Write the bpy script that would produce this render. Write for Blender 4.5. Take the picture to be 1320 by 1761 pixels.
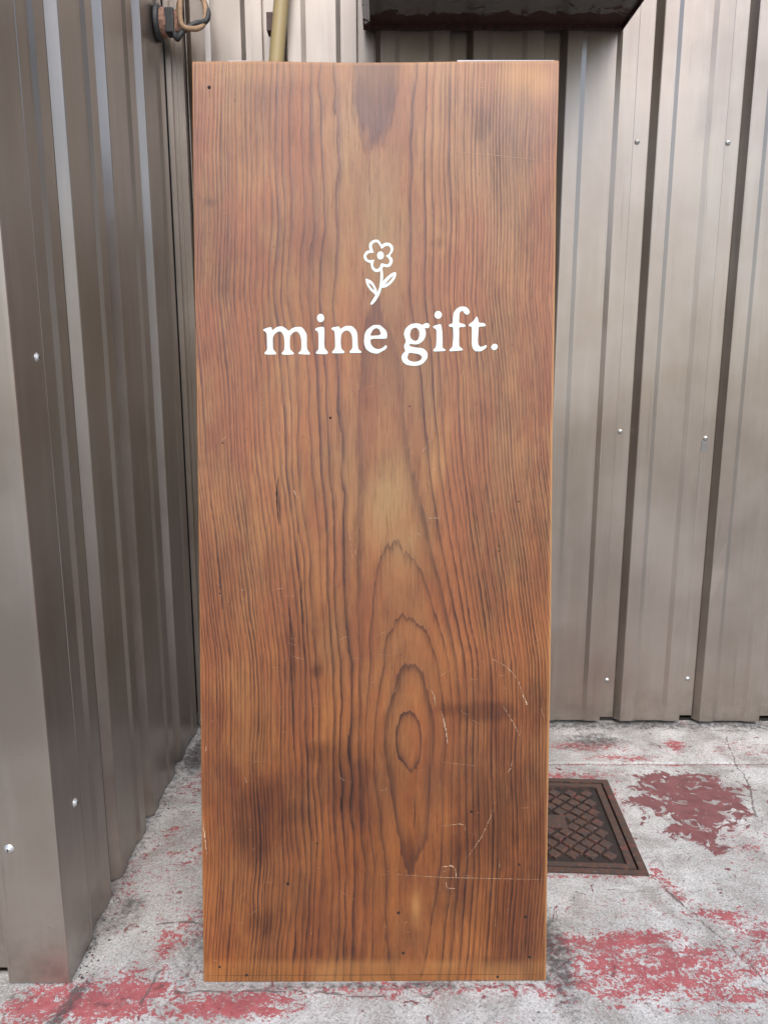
import bpy, bmesh, math, random
import numpy as np
from mathutils import Vector, Matrix
from mathutils.geometry import tessellate_polygon

random.seed(7)
rng = np.random.default_rng(11)
D = bpy.data
SC = bpy.context.scene
COL = SC.collection
for o in list(D.objects):
    D.objects.remove(o)
R = math.radians

# ------------------------------------------------------------------ camera
EYE = Vector((0.0, 0.0, 1.35))
PITCH = 11.0
FPX, CX, CY = 1300.0, 660.0, 880.5           # focal length in photo pixels, principal point
cam_d = D.cameras.new('camera')
cam = D.objects.new('camera', cam_d)
COL.objects.link(cam)
cam.location = EYE
cam.rotation_euler = (R(90 - PITCH), 0, 0)
cam_d.sensor_fit = 'VERTICAL'
cam_d.sensor_height = 36.0
cam_d.lens = 36.0 * FPX / 1761.0
cam_d.clip_start = 0.02
cam_d.clip_end = 500
SC.camera = cam

# ------------------------------------------------------------------ sky, sun, exposure
SUN_EL, SUN_AZ = 50.0, 172.0                  # azimuth clockwise from +Y (behind the camera, to the right)
world = D.worlds.new('World')
SC.world = world
world.use_nodes = True
wn = world.node_tree.nodes
wl = world.node_tree.links
sky = wn.new('ShaderNodeTexSky')
sky.sky_type = 'NISHITA'
sky.sun_disc = False
sky.sun_elevation = R(SUN_EL)
sky.sun_rotation = R(SUN_AZ)
sky.air_density = 1.0
sky.dust_density = 2.0
sky.ozone_density = 1.0
bg = wn.get('Background')
bg.inputs['Strength'].default_value = 0.14
wl.new(sky.outputs[0], bg.inputs['Color'])

sun_d = D.lights.new('sun', 'SUN')
sun_d.energy = 1.5
sun_d.angle = R(40)
sun_d.color = (1.0, 0.96, 0.90)
sun = D.objects.new('sun', sun_d)
COL.objects.link(sun)
sdir = Vector((math.sin(R(SUN_AZ)) * math.cos(R(SUN_EL)), math.cos(R(SUN_AZ)) * math.cos(R(SUN_EL)), math.sin(R(SUN_EL))))
sun.rotation_euler = sdir.to_track_quat('Z', 'Y').to_euler()
sun.location = (1, -3, 5)

SC.view_settings.view_transform = 'Standard'
SC.view_settings.look = 'None'
SC.view_settings.gamma = 1.0
SC.view_settings.use_curve_mapping = False
SC.view_settings.exposure = 0.90

# ------------------------------------------------------------------ small helpers
def tag(o, label=None, cat=None, group=None, kind=None):
    if label: o['label'] = label
    if cat: o['category'] = cat
    if group: o['group'] = group
    if kind: o['kind'] = kind
    return o

def empty(name, loc=(0, 0, 0), rz=0.0):
    o = D.objects.new(name, None)
    o.empty_display_size = 0.05
    COL.objects.link(o)
    o.location = loc
    o.rotation_euler = (0, 0, rz)
    return o

def link(name, me, mat, parent=None, loc=None, rot=None, scale=None):
    o = D.objects.new(name, me)
    COL.objects.link(o)
    if mat is not None and len(me.materials) == 0:
        me.materials.append(mat)
    if parent is not None: o.parent = parent
    if loc is not None: o.location = loc
    if rot is not None: o.rotation_euler = rot
    if scale is not None: o.scale = scale
    return o

def mesh_from(name, verts, faces, smooth=False):
    me = D.meshes.new(name)
    me.from_pydata([tuple(v) for v in verts], [], faces)
    me.update()
    if smooth:
        me.polygons.foreach_set('use_smooth', [True] * len(me.polygons))
    return me

def bm_mesh(name, bm, smooth=False):
    bmesh.ops.recalc_face_normals(bm, faces=bm.faces)
    me = D.meshes.new(name)
    bm.to_mesh(me)
    bm.free()
    if smooth:
        me.polygons.foreach_set('use_smooth', [True] * len(me.polygons))
    return me

def bm_box(bm, x0, x1, y0, y1, z0, z1, bev=0.0):
    v = [bm.verts.new(p) for p in ((x0,y0,z0),(x1,y0,z0),(x1,y1,z0),(x0,y1,z0),(x0,y0,z1),(x1,y0,z1),(x1,y1,z1),(x0,y1,z1))]
    fs = [bm.faces.new([v[i] for i in q]) for q in ((0,3,2,1),(4,5,6,7),(0,1,5,4),(1,2,6,5),(2,3,7,6),(3,0,4,7))]
    if bev:
        es = {e for f in fs for e in f.edges}
        bmesh.ops.bevel(bm, geom=list(es), offset=bev, segments=2, affect='EDGES', profile=0.6)

def box_mesh(name, x0, x1, y0, y1, z0, z1, bev=0.0):
    bm = bmesh.new()
    bm_box(bm, x0, x1, y0, y1, z0, z1, bev)
    return bm_mesh(name, bm)

def catmull(pts, n=8):
    P = [Vector(p) for p in pts]
    P = [P[0] * 2 - P[1]] + P + [P[-1] * 2 - P[-2]]
    out = []
    for i in range(1, len(P) - 2):
        p0, p1, p2, p3 = P[i-1], P[i], P[i+1], P[i+2]
        for k in range(n):
            t = k / n
            out.append(0.5 * ((2*p1) + (p2-p0)*t + (2*p0-5*p1+4*p2-p3)*t*t + (3*p1-p0-3*p2+p3)*t**3))
    out.append(P[-2])
    return out

def tube_mesh(name, pts, rad, seg=14, n=8, curve=True):
    path = catmull(pts, n) if curve else [Vector(p) for p in pts]
    verts, faces = [], []
    up = Vector((0.3, 0.2, 1)).normalized()
    prev = None
    for i, p in enumerate(path):
        t = (path[min(i+1, len(path)-1)] - path[max(i-1, 0)]).normalized()
        if prev is None:
            a = t.cross(up).normalized()
        else:
            a = (prev - t * prev.dot(t)).normalized()
        prev = a
        b = t.cross(a)
        r = rad(i / (len(path)-1)) if callable(rad) else rad
        for k in range(seg):
            th = 2 * math.pi * k / seg
            verts.append(p + (a * math.cos(th) + b * math.sin(th)) * r)
    for i in range(len(path) - 1):
        for k in range(seg):
            k2 = (k + 1) % seg
            faces.append((i*seg+k, i*seg+k2, (i+1)*seg+k2, (i+1)*seg+k))
    faces.append(tuple(range(seg))[::-1])
    faces.append(tuple((len(path)-1)*seg + k for k in range(seg)))
    return mesh_from(name, verts, faces, True)

def lathe_mesh(name, prof, seg=16, sx=1.0, sy=1.0):
    """prof: (radius, height) pairs, axis +Z"""
    verts, faces = [], []
    for r, h in prof:
        for k in range(seg):
            a = 2 * math.pi * k / seg
            verts.append((r * math.cos(a) * sx, r * math.sin(a) * sy, h))
    for i in range(len(prof) - 1):
        for k in range(seg):
            k2 = (k + 1) % seg
            faces.append((i*seg+k, i*seg+k2, (i+1)*seg+k2, (i+1)*seg+k))
    faces.append(tuple((len(prof)-1)*seg + k for k in range(seg)))
    return mesh_from(name, verts, faces, True)

def vnoise(x, y, seed):
    """smooth value noise on numpy arrays, about -1..1"""
    g = np.random.default_rng(seed).uniform(-1, 1, (97, 97))
    xi = np.floor(x).astype(int); yi = np.floor(y).astype(int)
    fx = x - xi; fy = y - yi
    fx = fx*fx*fx*(fx*(fx*6-15)+10); fy = fy*fy*fy*(fy*(fy*6-15)+10)
    a = g[yi % 97, xi % 97]; b = g[yi % 97, (xi+1) % 97]
    c = g[(yi+1) % 97, xi % 97]; d = g[(yi+1) % 97, (xi+1) % 97]
    return (a*(1-fx)+b*fx)*(1-fy) + (c*(1-fx)+d*fx)*fy

# survey of the place: where a sight line from the eye meets a given real surface
_p = R(PITCH)
def sight(px, py):
    a, b = (px - CX) / FPX, (CY - py) / FPX
    return Vector((a, b * math.sin(_p) + math.cos(_p), b * math.cos(_p) - math.sin(_p)))
def on_ground(px, py, z=0.0):
    r = sight(px, py); return EYE + r * ((z - EYE.z) / r.z)

# ------------------------------------------------------------------ node helper
class NT:
    def __init__(self, name):
        self.m = D.materials.new(name)
        self.m.use_nodes = True
        self.n = self.m.node_tree.nodes
        self.l = self.m.node_tree.links
        self.b = self.n['Principled BSDF']
    def put(self, sock, v):
        if isinstance(v, bpy.types.NodeSocket): self.l.new(v, sock)
        elif v is not None: sock.default_value = v
    def set(self, **kw):
        for k, v in kw.items(): self.put(self.b.inputs[k.replace('_', ' ')], v)
    def coord(self, kind='Object', scale=(1, 1, 1), loc=(0, 0, 0)):
        t = self.n.new('ShaderNodeTexCoord')
        m = self.n.new('ShaderNodeMapping')
        self.l.new(t.outputs[kind], m.inputs[0])
        m.inputs['Scale'].default_value = scale
        m.inputs['Location'].default_value = loc
        return m.outputs[0]
    def world_pos(self, scale=(1, 1, 1), loc=(0, 0, 0)):
        t = self.n.new('ShaderNodeNewGeometry')
        m = self.n.new('ShaderNodeMapping')
        self.l.new(t.outputs['Position'], m.inputs[0])
        m.inputs['Scale'].default_value = scale
        m.inputs['Location'].default_value = loc
        return m.outputs[0]
    def noise(self, vec, scale, detail=4, rough=0.55, dist=0.0, lac=2.0):
        t = self.n.new('ShaderNodeTexNoise')
        self.l.new(vec, t.inputs['Vector'])
        t.inputs['Scale'].default_value = scale
        t.inputs['Detail'].default_value = detail
        t.inputs['Roughness'].default_value = rough
        t.inputs['Lacunarity'].default_value = lac
        t.inputs['Distortion'].default_value = dist
        return t.outputs['Fac']
    def voro(self, vec, scale, feature='F1', rnd=1.0):
        t = self.n.new('ShaderNodeTexVoronoi')
        t.feature = feature
        self.l.new(vec, t.inputs['Vector'])
        t.inputs['Scale'].default_value = scale
        t.inputs['Randomness'].default_value = rnd
        return t.outputs['Distance']
    def math(self, op, a, b=0.0, c=0.0, clamp=False):
        t = self.n.new('ShaderNodeMath'); t.operation = op; t.use_clamp = clamp
        self.put(t.inputs[0], a); self.put(t.inputs[1], b); self.put(t.inputs[2], c)
        return t.outputs[0]
    def add(self, a, b): return self.math('ADD', a, b)
    def mul(self, a, b): return self.math('MULTIPLY', a, b)
    def step(self, v, lo, hi, a=0.0, b=1.0):
        t = self.n.new('ShaderNodeMapRange'); t.interpolation_type = 'SMOOTHSTEP'
        self.put(t.inputs[0], v)
        t.inputs[1].default_value = lo; t.inputs[2].default_value = hi
        t.inputs[3].default_value = a; t.inputs[4].default_value = b
        return t.outputs[0]
    def ramp(self, v, stops, interp='LINEAR'):
        t = self.n.new('ShaderNodeValToRGB'); t.color_ramp.interpolation = interp
        els = t.color_ramp.elements
        while len(els) < len(stops): els.new(0.5)
        for e, (pos, c) in zip(els, stops):
            e.position = pos
            e.color = (c, c, c, 1) if isinstance(c, (int, float)) else (*c, 1)
        self.put(t.inputs[0], v)
        return t.outputs[0]
    def mix(self, f, a, b, blend='MIX'):
        t = self.n.new('ShaderNodeMix'); t.data_type = 'RGBA'; t.blend_type = blend
        self.put(t.inputs[0], f)
        for s, v in ((t.inputs[6], a), (t.inputs[7], b)):
            self.put(s, (*v, 1) if isinstance(v, tuple) and len(v) == 3 else v)
        return t.outputs[2]
    def attr(self, name):
        t = self.n.new('ShaderNodeAttribute'); t.attribute_name = name
        return t.outputs['Fac']
    def obj_random(self):
        return self.n.new('ShaderNodeObjectInfo').outputs['Random']
    def bump(self, h, strength=0.3, dist=0.002, prev=None):
        t = self.n.new('ShaderNodeBump')
        t.inputs['Strength'].default_value = strength
        t.inputs['Distance'].default_value = dist
        self.put(t.inputs['Height'], h)
        if prev is not None: self.l.new(prev, t.inputs['Normal'])
        self.l.new(t.outputs[0], self.b.inputs['Normal'])
        return t.outputs[0]

# ------------------------------------------------------------------ materials
def mat_steel():
    """bronze-grey colour-coated steel sheet with dust, specks and faint oil-canning"""
    t = NT('coated_steel')
    w = t.world_pos()
    ws = t.world_pos((1, 1, 0.06))
    streak = t.noise(ws, 26, 4, 0.6)
    blot = t.noise(w, 2.2, 5, 0.6)
    fine = t.noise(w, 260, 2, 0.6)
    speck = t.voro(w, 46)
    speck_m = t.mul(t.step(speck, 0.035, 0.075, 1, 0), t.step(t.noise(w, 7, 2), 0.5, 0.62))
    base = t.mix(t.step(blot, 0.3, 0.7), (0.300, 0.250, 0.211), (0.370, 0.322, 0.282))
    base = t.mix(t.mul(t.step(streak, 0.45, 0.75), 0.22), base, (0.47, 0.43, 0.39))
    base = t.mix(t.mul(speck_m, 0.6), base, (0.07, 0.06, 0.05))
    drip = t.noise(t.world_pos((1, 1, 0.035)), 60, 4, 0.7)
    base = t.mix(t.mul(t.step(drip, 0.60, 0.74), 0.30), base, (0.13, 0.115, 0.10))
    geo = t.n.new('ShaderNodeNewGeometry'); sep = t.n.new('ShaderNodeSeparateXYZ'); t.l.new(geo.outputs['Position'], sep.inputs[0])
    foot = t.mul(t.step(sep.outputs['Z'], 0.22, 0.0), t.step(t.noise(w, 18, 6, 0.7), 0.40, 0.70))
    base = t.mix(t.mul(foot, 0.55), base, (0.20, 0.175, 0.15))
    base = t.mix(t.mul(t.obj_random(), 0.15), base, (0.25, 0.212, 0.18))
    t.set(Base_Color=base, Metallic=0.84, Roughness=t.add(t.math('MULTIPLY', fine, 0.10), t.step(blot, 0.3, 0.75, 0.27, 0.38)))
    t.b.inputs['Coat Weight'].default_value = 0.3
    t.b.inputs['Coat Roughness'].default_value = 0.25
    n1 = t.bump(t.noise(t.world_pos((1, 1, 0.35)), 5.0, 2, 0.5), 0.22, 0.03)
    t.bump(fine, 0.06, 0.001, n1)
    return t.m

def mat_wood():
    t = NT('varnished_cedar')
    o = t.coord('Object')
    ph = t.attr('phase'); stain = t.attr('stain'); pale = t.attr('pale'); edge = t.attr('edge'); red = t.attr('red')
    grit = t.noise(t.coord('Object', (1, 1, 0.10)), 130, 3, 0.6)
    wob = t.noise(t.coord('Object', (1, 1, 0.16)), 34, 3, 0.55)
    p2 = t.add(ph, t.add(t.mul(t.math('SUBTRACT', wob, 0.5), 0.42), t.mul(t.math('SUBTRACT', grit, 0.5), 0.30)))
    fr = t.math('FRACT', p2)
    ring = t.math('FLOOR', p2)
    wn_ = t.n.new('ShaderNodeTexWhiteNoise'); wn_.noise_dimensions = '1D'
    t.l.new(ring, wn_.inputs['W'])
    rr = wn_.outputs['Value']
    fr = t.math('POWER', fr, t.mul(t.step(rr, 0, 1, 0.75, 1.9), t.attr('sharp')))
    late = t.ramp(fr, [(0.0, 0.16), (0.05, 0.0), (0.25, 0.03), (0.60, 0.30), (0.84, 0.88), (0.95, 1.0), (1.0, 0.45)])
    wn2 = t.n.new('ShaderNodeTexWhiteNoise'); wn2.noise_dimensions = '1D'
    t.l.new(t.add(ring, 37.3), wn2.inputs['W'])
    late = t.mul(late, t.step(wn2.outputs['Value'], 0, 1, 0.70, 1.15))
    along = t.noise(t.coord('Object', (1, 1, 0.30)), 11, 4, 0.65)
    late = t.mul(late, t.step(along, 0.25, 0.72, 0.62, 1.12))
    brk = t.noise(t.coord('Object', (1, 1, 0.12)), 55, 4, 0.7)
    fig = t.attr('fig')
    late = t.mul(late, t.math('MAXIMUM', t.step(brk, 0.28, 0.62, 0.58, 1.12), t.mul(fig, 1.25)))
    fib = t.noise(t.coord('Object', (1, 1, 0.022)), 420, 3, 0.65)
    fib2 = t.noise(t.coord('Object', (1, 1, 0.05)), 150, 4, 0.7)
    mott = t.noise(t.coord('Object', (1, 1, 0.5)), 7, 5, 0.62)
    hue = t.noise(t.coord('Object', (1, 1, 0.35), (3, 1, 2)), 9, 5, 0.66)
    early = t.mix(t.step(mott, 0.28, 0.74), (0.165, 0.050, 0.014), (0.370, 0.150, 0.050))
    early = t.mix(t.mul(t.step(hue, 0.42, 0.64), 0.60), early, (0.335, 0.180, 0.070))
    early = t.mix(t.mul(t.step(hue, 0.58, 0.36), 0.60), early, (0.270, 0.074, 0.033))
    early = t.mix(t.mul(t.step(rr, 0.2, 0.9), 0.30), early, (0.22, 0.076, 0.032))
    early = t.mix(0.10, early, (0.330, 0.180, 0.090))
    early = t.mix(red, early, (0.105, 0.037, 0.026))
    early = t.mix(t.mul(t.attr('age_sheen'), 0.88), early, t.mix(t.step(mott, 0.28, 0.74), (0.095, 0.022, 0.003), (0.260, 0.078, 0.011)))  # darker down the board: varnish tone, with some reflection painted in
    early = t.mix(t.mul(t.attr('olive'), 0.8), early, (0.300, 0.185, 0.078))
    dark = t.mix(t.step(mott, 0.3, 0.7), (0.026, 0.007, 0.005), (0.058, 0.017, 0.010))
    dark = t.mix(t.step(t.attr('age_sheen'), 0.45, 0.0), dark, t.mix(t.step(mott, 0.3, 0.7), (0.085, 0.030, 0.024), (0.120, 0.046, 0.034)))
    c = t.mix(t.math('MULTIPLY', late, 1.0, clamp=True), early, dark)
    c = t.mix(t.mul(t.step(fib, 0.35, 0.75), 0.50), c, t.mix(1.0, c, (0.56, 0.46, 0.40), 'MULTIPLY'))
    c = t.mix(t.mul(t.step(fib2, 0.52, 0.74), 0.75), c, t.mix(1.0, c, (0.50, 0.42, 0.38), 'MULTIPLY'))
    fib3 = t.noise(t.coord('Object', (1, 1, 0.06), (1, 2, 3)), 270, 3, 0.7)
    c = t.mix(t.mul(t.step(fib3, 0.50, 0.70), 0.60), c, t.mix(1.0, c, (0.55, 0.45, 0.40), 'MULTIPLY'))
    c = t.mix(t.mul(t.step(fib2, 0.42, 0.22), 0.30), c, (0.45, 0.23, 0.085))
    # dark stains with their own ragged outline
    sn = t.noise(t.coord('Object', (1, 1, 0.16)), 60, 5, 0.7)
    sm = t.step(t.add(stain, t.mul(t.math('SUBTRACT', sn, 0.5), 1.1)), 0.12, 0.80)
    c = t.mix(t.mul(sm, t.math('MULTIPLY_ADD', late, 0.35, 0.58, clamp=True)), c, t.mix(1.0, c, (0.27, 0.16, 0.13), 'MULTIPLY'))
    c = t.mix(t.mul(pale, 0.55), c, (0.46, 0.23, 0.075))
    c = t.mix(t.mul(edge, 0.8), c, (0.55, 0.28, 0.10))
    # pin specks and knocks
    sp = t.mul(t.step(t.voro(t.coord('Object', (1, 1, 0.55)), 55), 0.045, 0.10, 1, 0), t.step(t.noise(o, 12, 2), 0.52, 0.62))
    c = t.mix(t.mul(sp, 0.75), c, (0.05, 0.018, 0.01))
    t.set(Base_Color=c, Roughness=t.step(t.noise(o, 5, 4), 0.3, 0.7, 0.36, 0.50))
    t.b.inputs['Specular IOR Level'].default_value = 0.35
    t.b.inputs['Coat Weight'].default_value = 0.28
    t.b.inputs['Coat Roughness'].default_value = 0.30
    n1 = t.bump(late, 0.45, 0.0016)
    t.bump(fib, 0.25, 0.0006, n1)
    return t.m

def mat_concrete():
    t = NT('painted_concrete')
    w = t.world_pos()
    big = t.noise(w, 3.0, 5, 0.6)
    mid = t.noise(w, 26, 5, 0.65)
    fine = t.noise(w, 160, 3, 0.78)
    agg = t.voro(w, 150)
    cloud = t.noise(w, 8, 6, 0.68, 0.5)
    c = t.mix(t.step(big, 0.3, 0.7), (0.33, 0.325, 0.308), (0.56, 0.560, 0.545))
    c = t.mix(t.mul(t.step(cloud, 0.42, 0.66), 0.80), c, (0.235, 0.222, 0.200))
    c = t.mix(t.mul(t.step(mid, 0.45, 0.68), 0.40), c, (0.26, 0.25, 0.23))
    c = t.mix(t.mul(t.step(fine, 0.48, 0.62), 0.58), c, (0.125, 0.118, 0.108))
    c = t.mix(t.mul(t.step(agg, 0.05, 0.40, 1, 0), 0.40), c, (0.78, 0.78, 0.76))
    # red floor paint, flaked off in ragged islands
    red = t.attr('red')
    nz = t.add(t.mul(t.noise(t.world_pos((0.7, 1, 1)), 34, 8, 0.80, 1.0), 0.66), t.mul(t.noise(w, 105, 4, 0.75, 0.5), 0.46))
    lvl = t.add(t.mul(red, 0.92), t.mul(t.math('SUBTRACT', nz, 0.56), 4.6))
    lvo = t.add(t.attr('old'), t.mul(t.math('SUBTRACT', t.noise(w, 20, 7, 0.66, 1.2), 0.5), 3.0))
    old_m = t.step(lvo, 0.44, 0.47)
    holes = t.step(t.noise(t.world_pos((0.8, 1, 1), (5, 2, 0)), 26, 4, 0.55, 0.8), 0.585, 0.61)
    old_m = t.mul(old_m, t.math('SUBTRACT', 1.0, holes, clamp=True))
    rim = t.mul(t.step(lvo, 0.36, 0.44), t.math('SUBTRACT', 1.0, old_m))
    m = t.math('MAXIMUM', t.step(lvl, 0.52, 0.57), old_m)
    haze = t.mul(t.step(lvl, -0.1, 0.60), 0.10)
    rc = t.mix(t.step(mid, 0.3, 0.7), (0.30, 0.052, 0.055), (0.37, 0.092, 0.096))
    rc = t.mix(t.mul(t.step(cloud, 0.40, 0.65), 0.55), rc, (0.20, 0.050, 0.060))
    rc = t.mix(t.mul(t.step(t.noise(w, 75, 4, 0.7), 0.52, 0.66), 0.45), rc, (0.42, 0.22, 0.215))
    rc = t.mix(old_m, rc, t.mix(t.step(mid, 0.35, 0.65), (0.125, 0.036, 0.037), (0.185, 0.060, 0.060)))
    rc = t.mix(t.mul(t.step(fine, 0.45, 0.7), 0.30), rc, (0.16, 0.045, 0.042))
    c = t.mix(haze, c, (0.46, 0.25, 0.25))
    c = t.mix(t.mul(rim, 0.45), c, (0.14, 0.10, 0.095))
    c = t.mix(t.mul(m, 0.95), c, rc)
    # dirt along the wall foot and in corners, plus contact shade painted at the board
    g = t.step(t.add(t.attr('grime_shade'), t.mul(t.math('SUBTRACT', t.noise(w, 50, 8, 0.78), 0.5), 2.2)), 0.35, 1.0)
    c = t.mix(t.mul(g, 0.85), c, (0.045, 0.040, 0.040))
    pits = t.mul(t.step(t.voro(w, 30), 0.05, 0.13, 1, 0), t.step(t.noise(w, 9, 2), 0.5, 0.6))
    c = t.mix(t.mul(pits, 0.8), c, (0.07, 0.06, 0.055))
    crack = t.attr('crack')
    cr = t.step(t.add(crack, t.mul(t.math('SUBTRACT', mid, 0.5), 1.6)), 0.60, 0.85)
    c = t.mix(t.mul(cr, 0.75), c, (0.10, 0.075, 0.07))
    t.set(Base_Color=c, Roughness=0.85)
    h = t.add(t.mul(m, 0.5), t.add(t.mul(fine, 0.5), t.mul(t.math('SUBTRACT', 1.0, t.add(cr, pits)), 0.8)))
    n1 = t.bump(mid, 0.35, 0.006)
    t.bump(h, 0.55, 0.002, n1)
    return t.m

def mat_simple(name, col, rough=0.5, metal=0.0, var=0.25, scale=30, bump=0.1, dark=None):
    t = NT(name)
    o = t.coord('Object')
    nz = t.noise(o, scale, 5, 0.6)
    c2 = dark or tuple(x * 0.5 for x in col)
    c = t.mix(t.mul(t.step(nz, 0.35, 0.75), var * 2), col, c2)
    t.set(Base_Color=c, Roughness=rough, Metallic=metal)
    t.bump(nz, bump, 0.001)
    return t.m

def mat_iron():
    t = NT('rusty_cast_iron')
    w = t.world_pos()
    a = t.noise(w, 60, 5, 0.65); b = t.noise(w, 24, 6, 0.7)
    c = t.mix(t.step(a, 0.35, 0.7), (0.036, 0.029, 0.028), (0.120, 0.058, 0.038))
    c = t.mix(t.mul(t.step(t.add(b, t.mul(a, 0.3)), 0.72, 0.78), 0.7), c, (0.16, 0.045, 0.042))
    c = t.mix(t.mul(t.step(t.noise(w, 140, 3, 0.6), 0.66, 0.72), 0.6), c, (0.30, 0.30, 0.31))
    t.set(Base_Color=c, Roughness=t.step(a, 0.3, 0.7, 0.42, 0.75), Metallic=0.15)
    t.bump(t.noise(w, 180, 4, 0.65), 0.5, 0.0015)
    return t.m

def mat_peeling(name, paint, rust, thr=0.53, rough=0.35):
    t = NT(name)
    w = t.world_pos((1, 1, 0.6))
    b = t.noise(w, 16, 7, 0.68, 0.5)
    r_ = t.attr('rust')
    m = t.step(t.add(b, t.mul(r_, 0.35)), thr, thr + 0.02)
    rc = t.mix(t.step(t.noise(w, 70, 4), 0.35, 0.7), rust, tuple(x * 0.4 for x in rust))
    c = t.mix(m, paint, rc)
    t.set(Base_Color=c, Roughness=t.add(rough, t.mul(m, 0.4)))
    t.bump(m, 0.4, -0.001)
    return t.m

def mat_paint():
    t = NT('white_sign_paint')
    o = t.coord('Object')
    c = t.mix(t.step(t.noise(o, 60, 5, 0.7), 0.3, 0.7), (0.54, 0.645, 0.605), (0.63, 0.72, 0.69))
    t.set(Base_Color=c, Roughness=0.6)
    return t.m

M_STEEL = mat_steel()
M_WOOD = mat_wood()
M_CONC = mat_concrete()
M_IRON = mat_iron()
M_LIDSHADE = mat_simple('lid_recess_shade', (0.030, 0.022, 0.019), 0.95, 0, 0.4, 90, 0.6)  # near-black lid floor: shade between the studs put into its colour
M_ASPH = mat_simple('street_concrete', (0.20, 0.197, 0.19), 0.9, 0, 0.12, 60, 0.4)
M_PAINT = mat_paint()
M_SCREW = mat_simple('zinc_screw', (0.62, 0.62, 0.60), 0.35, 0.7, 0.2, 200)
M_HOLE = mat_simple('nail_hole_dark', (0.012, 0.008, 0.006), 0.9, 0, 0.1)
M_BLACK = mat_simple('black_rubber', (0.022, 0.024, 0.028), 0.55, 0, 0.3, 120, 0.3, (0.06, 0.055, 0.05))
M_TAN = mat_simple('sun_bleached_cable', (0.40, 0.255, 0.150), 0.7, 0, 0.35, 160, 0.4, (0.12, 0.07, 0.04))
M_CRUST = mat_simple('dry_sealant', (0.34, 0.20, 0.14), 0.85, 0, 0.5, 160, 0.8, (0.10, 0.04, 0.03))
M_PIPE = mat_simple('mustard_pipe', (0.40, 0.315, 0.165), 0.42, 0, 0.25, 14, 0.1, (0.34, 0.24, 0.11))
M_CLAMP = mat_simple('brown_clamp', (0.075, 0.045, 0.04), 0.6, 0.2, 0.4, 60)
M_CORE = mat_simple('dark_backing', (0.03, 0.027, 0.024), 0.9, 0, 0.3)
M_HOOD = mat_peeling('hood_paint', (0.105, 0.098, 0.090), (0.055, 0.018, 0.014), 0.62, 0.22)
M_HOODWHITE = mat_peeling('white_peeling_paint', (0.80, 0.81, 0.80), (0.07, 0.022, 0.015), 0.56, 0.5)
M_SCRATCH = mat_simple('scratch_pale', (0.62, 0.50, 0.40), 0.8, 0, 0.4, 200)
_t = NT('scratch_bare_wood')
_t.set(Base_Color=(0.43, 0.30, 0.20, 1), Roughness=0.85, Alpha=_t.step(_t.noise(_t.coord('Object', (1, 1, 0.25)), 420, 3, 0.7), 0.40, 0.56))
M_SCRATCH = _t.m
M_PLATE = mat_simple('white_plate', (0.50, 0.50, 0.54), 0.5, 0, 0.15)
M_BACKWOOD = mat_simple('plain_timber', (0.33, 0.19, 0.10), 0.7, 0, 0.3, 40)

# ------------------------------------------------------------------ ground
YW, XL, YF = 2.68, -0.70, 1.452              # back wall plane, side wall plane, front of the side wing
COVER = dict(cx=0.487, cy=2.062, hw=0.24, rz=R(-3.0))

big = empty('ground', (0, 0, 0))
D.objects.remove(big)
gm = mesh_from('ground', [(-60, -60, -0.03), (60, -60, -0.03), (60, 60, -0.03), (-60, 60, -0.03)], [(0, 1, 2, 3)])
ground = tag(link('ground', gm, M_ASPH), kind='structure')

def blob(X, Y, pts, power=1.0):
    """pts: (x, y, rx, ry, rot_deg, amplitude)"""
    out = np.zeros_like(X)
    for (x, y, rx, ry, a, amp) in pts:
        ca, sa = math.cos(R(a)), math.sin(R(a))
        dx, dy = X - x, Y - y
        u = (dx * ca + dy * sa) / rx; v = (-dx * sa + dy * ca) / ry
        out = np.maximum(out, amp * np.exp(-(u*u + v*v) ** 1.4))
    return out

def gp(px, py):
    v = on_ground(px, py); return v.x, v.y

def gblob(px, py, rx, ry, a, amp):
    x, y = gp(px, py); return (x, y, rx, ry, a, amp)

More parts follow.
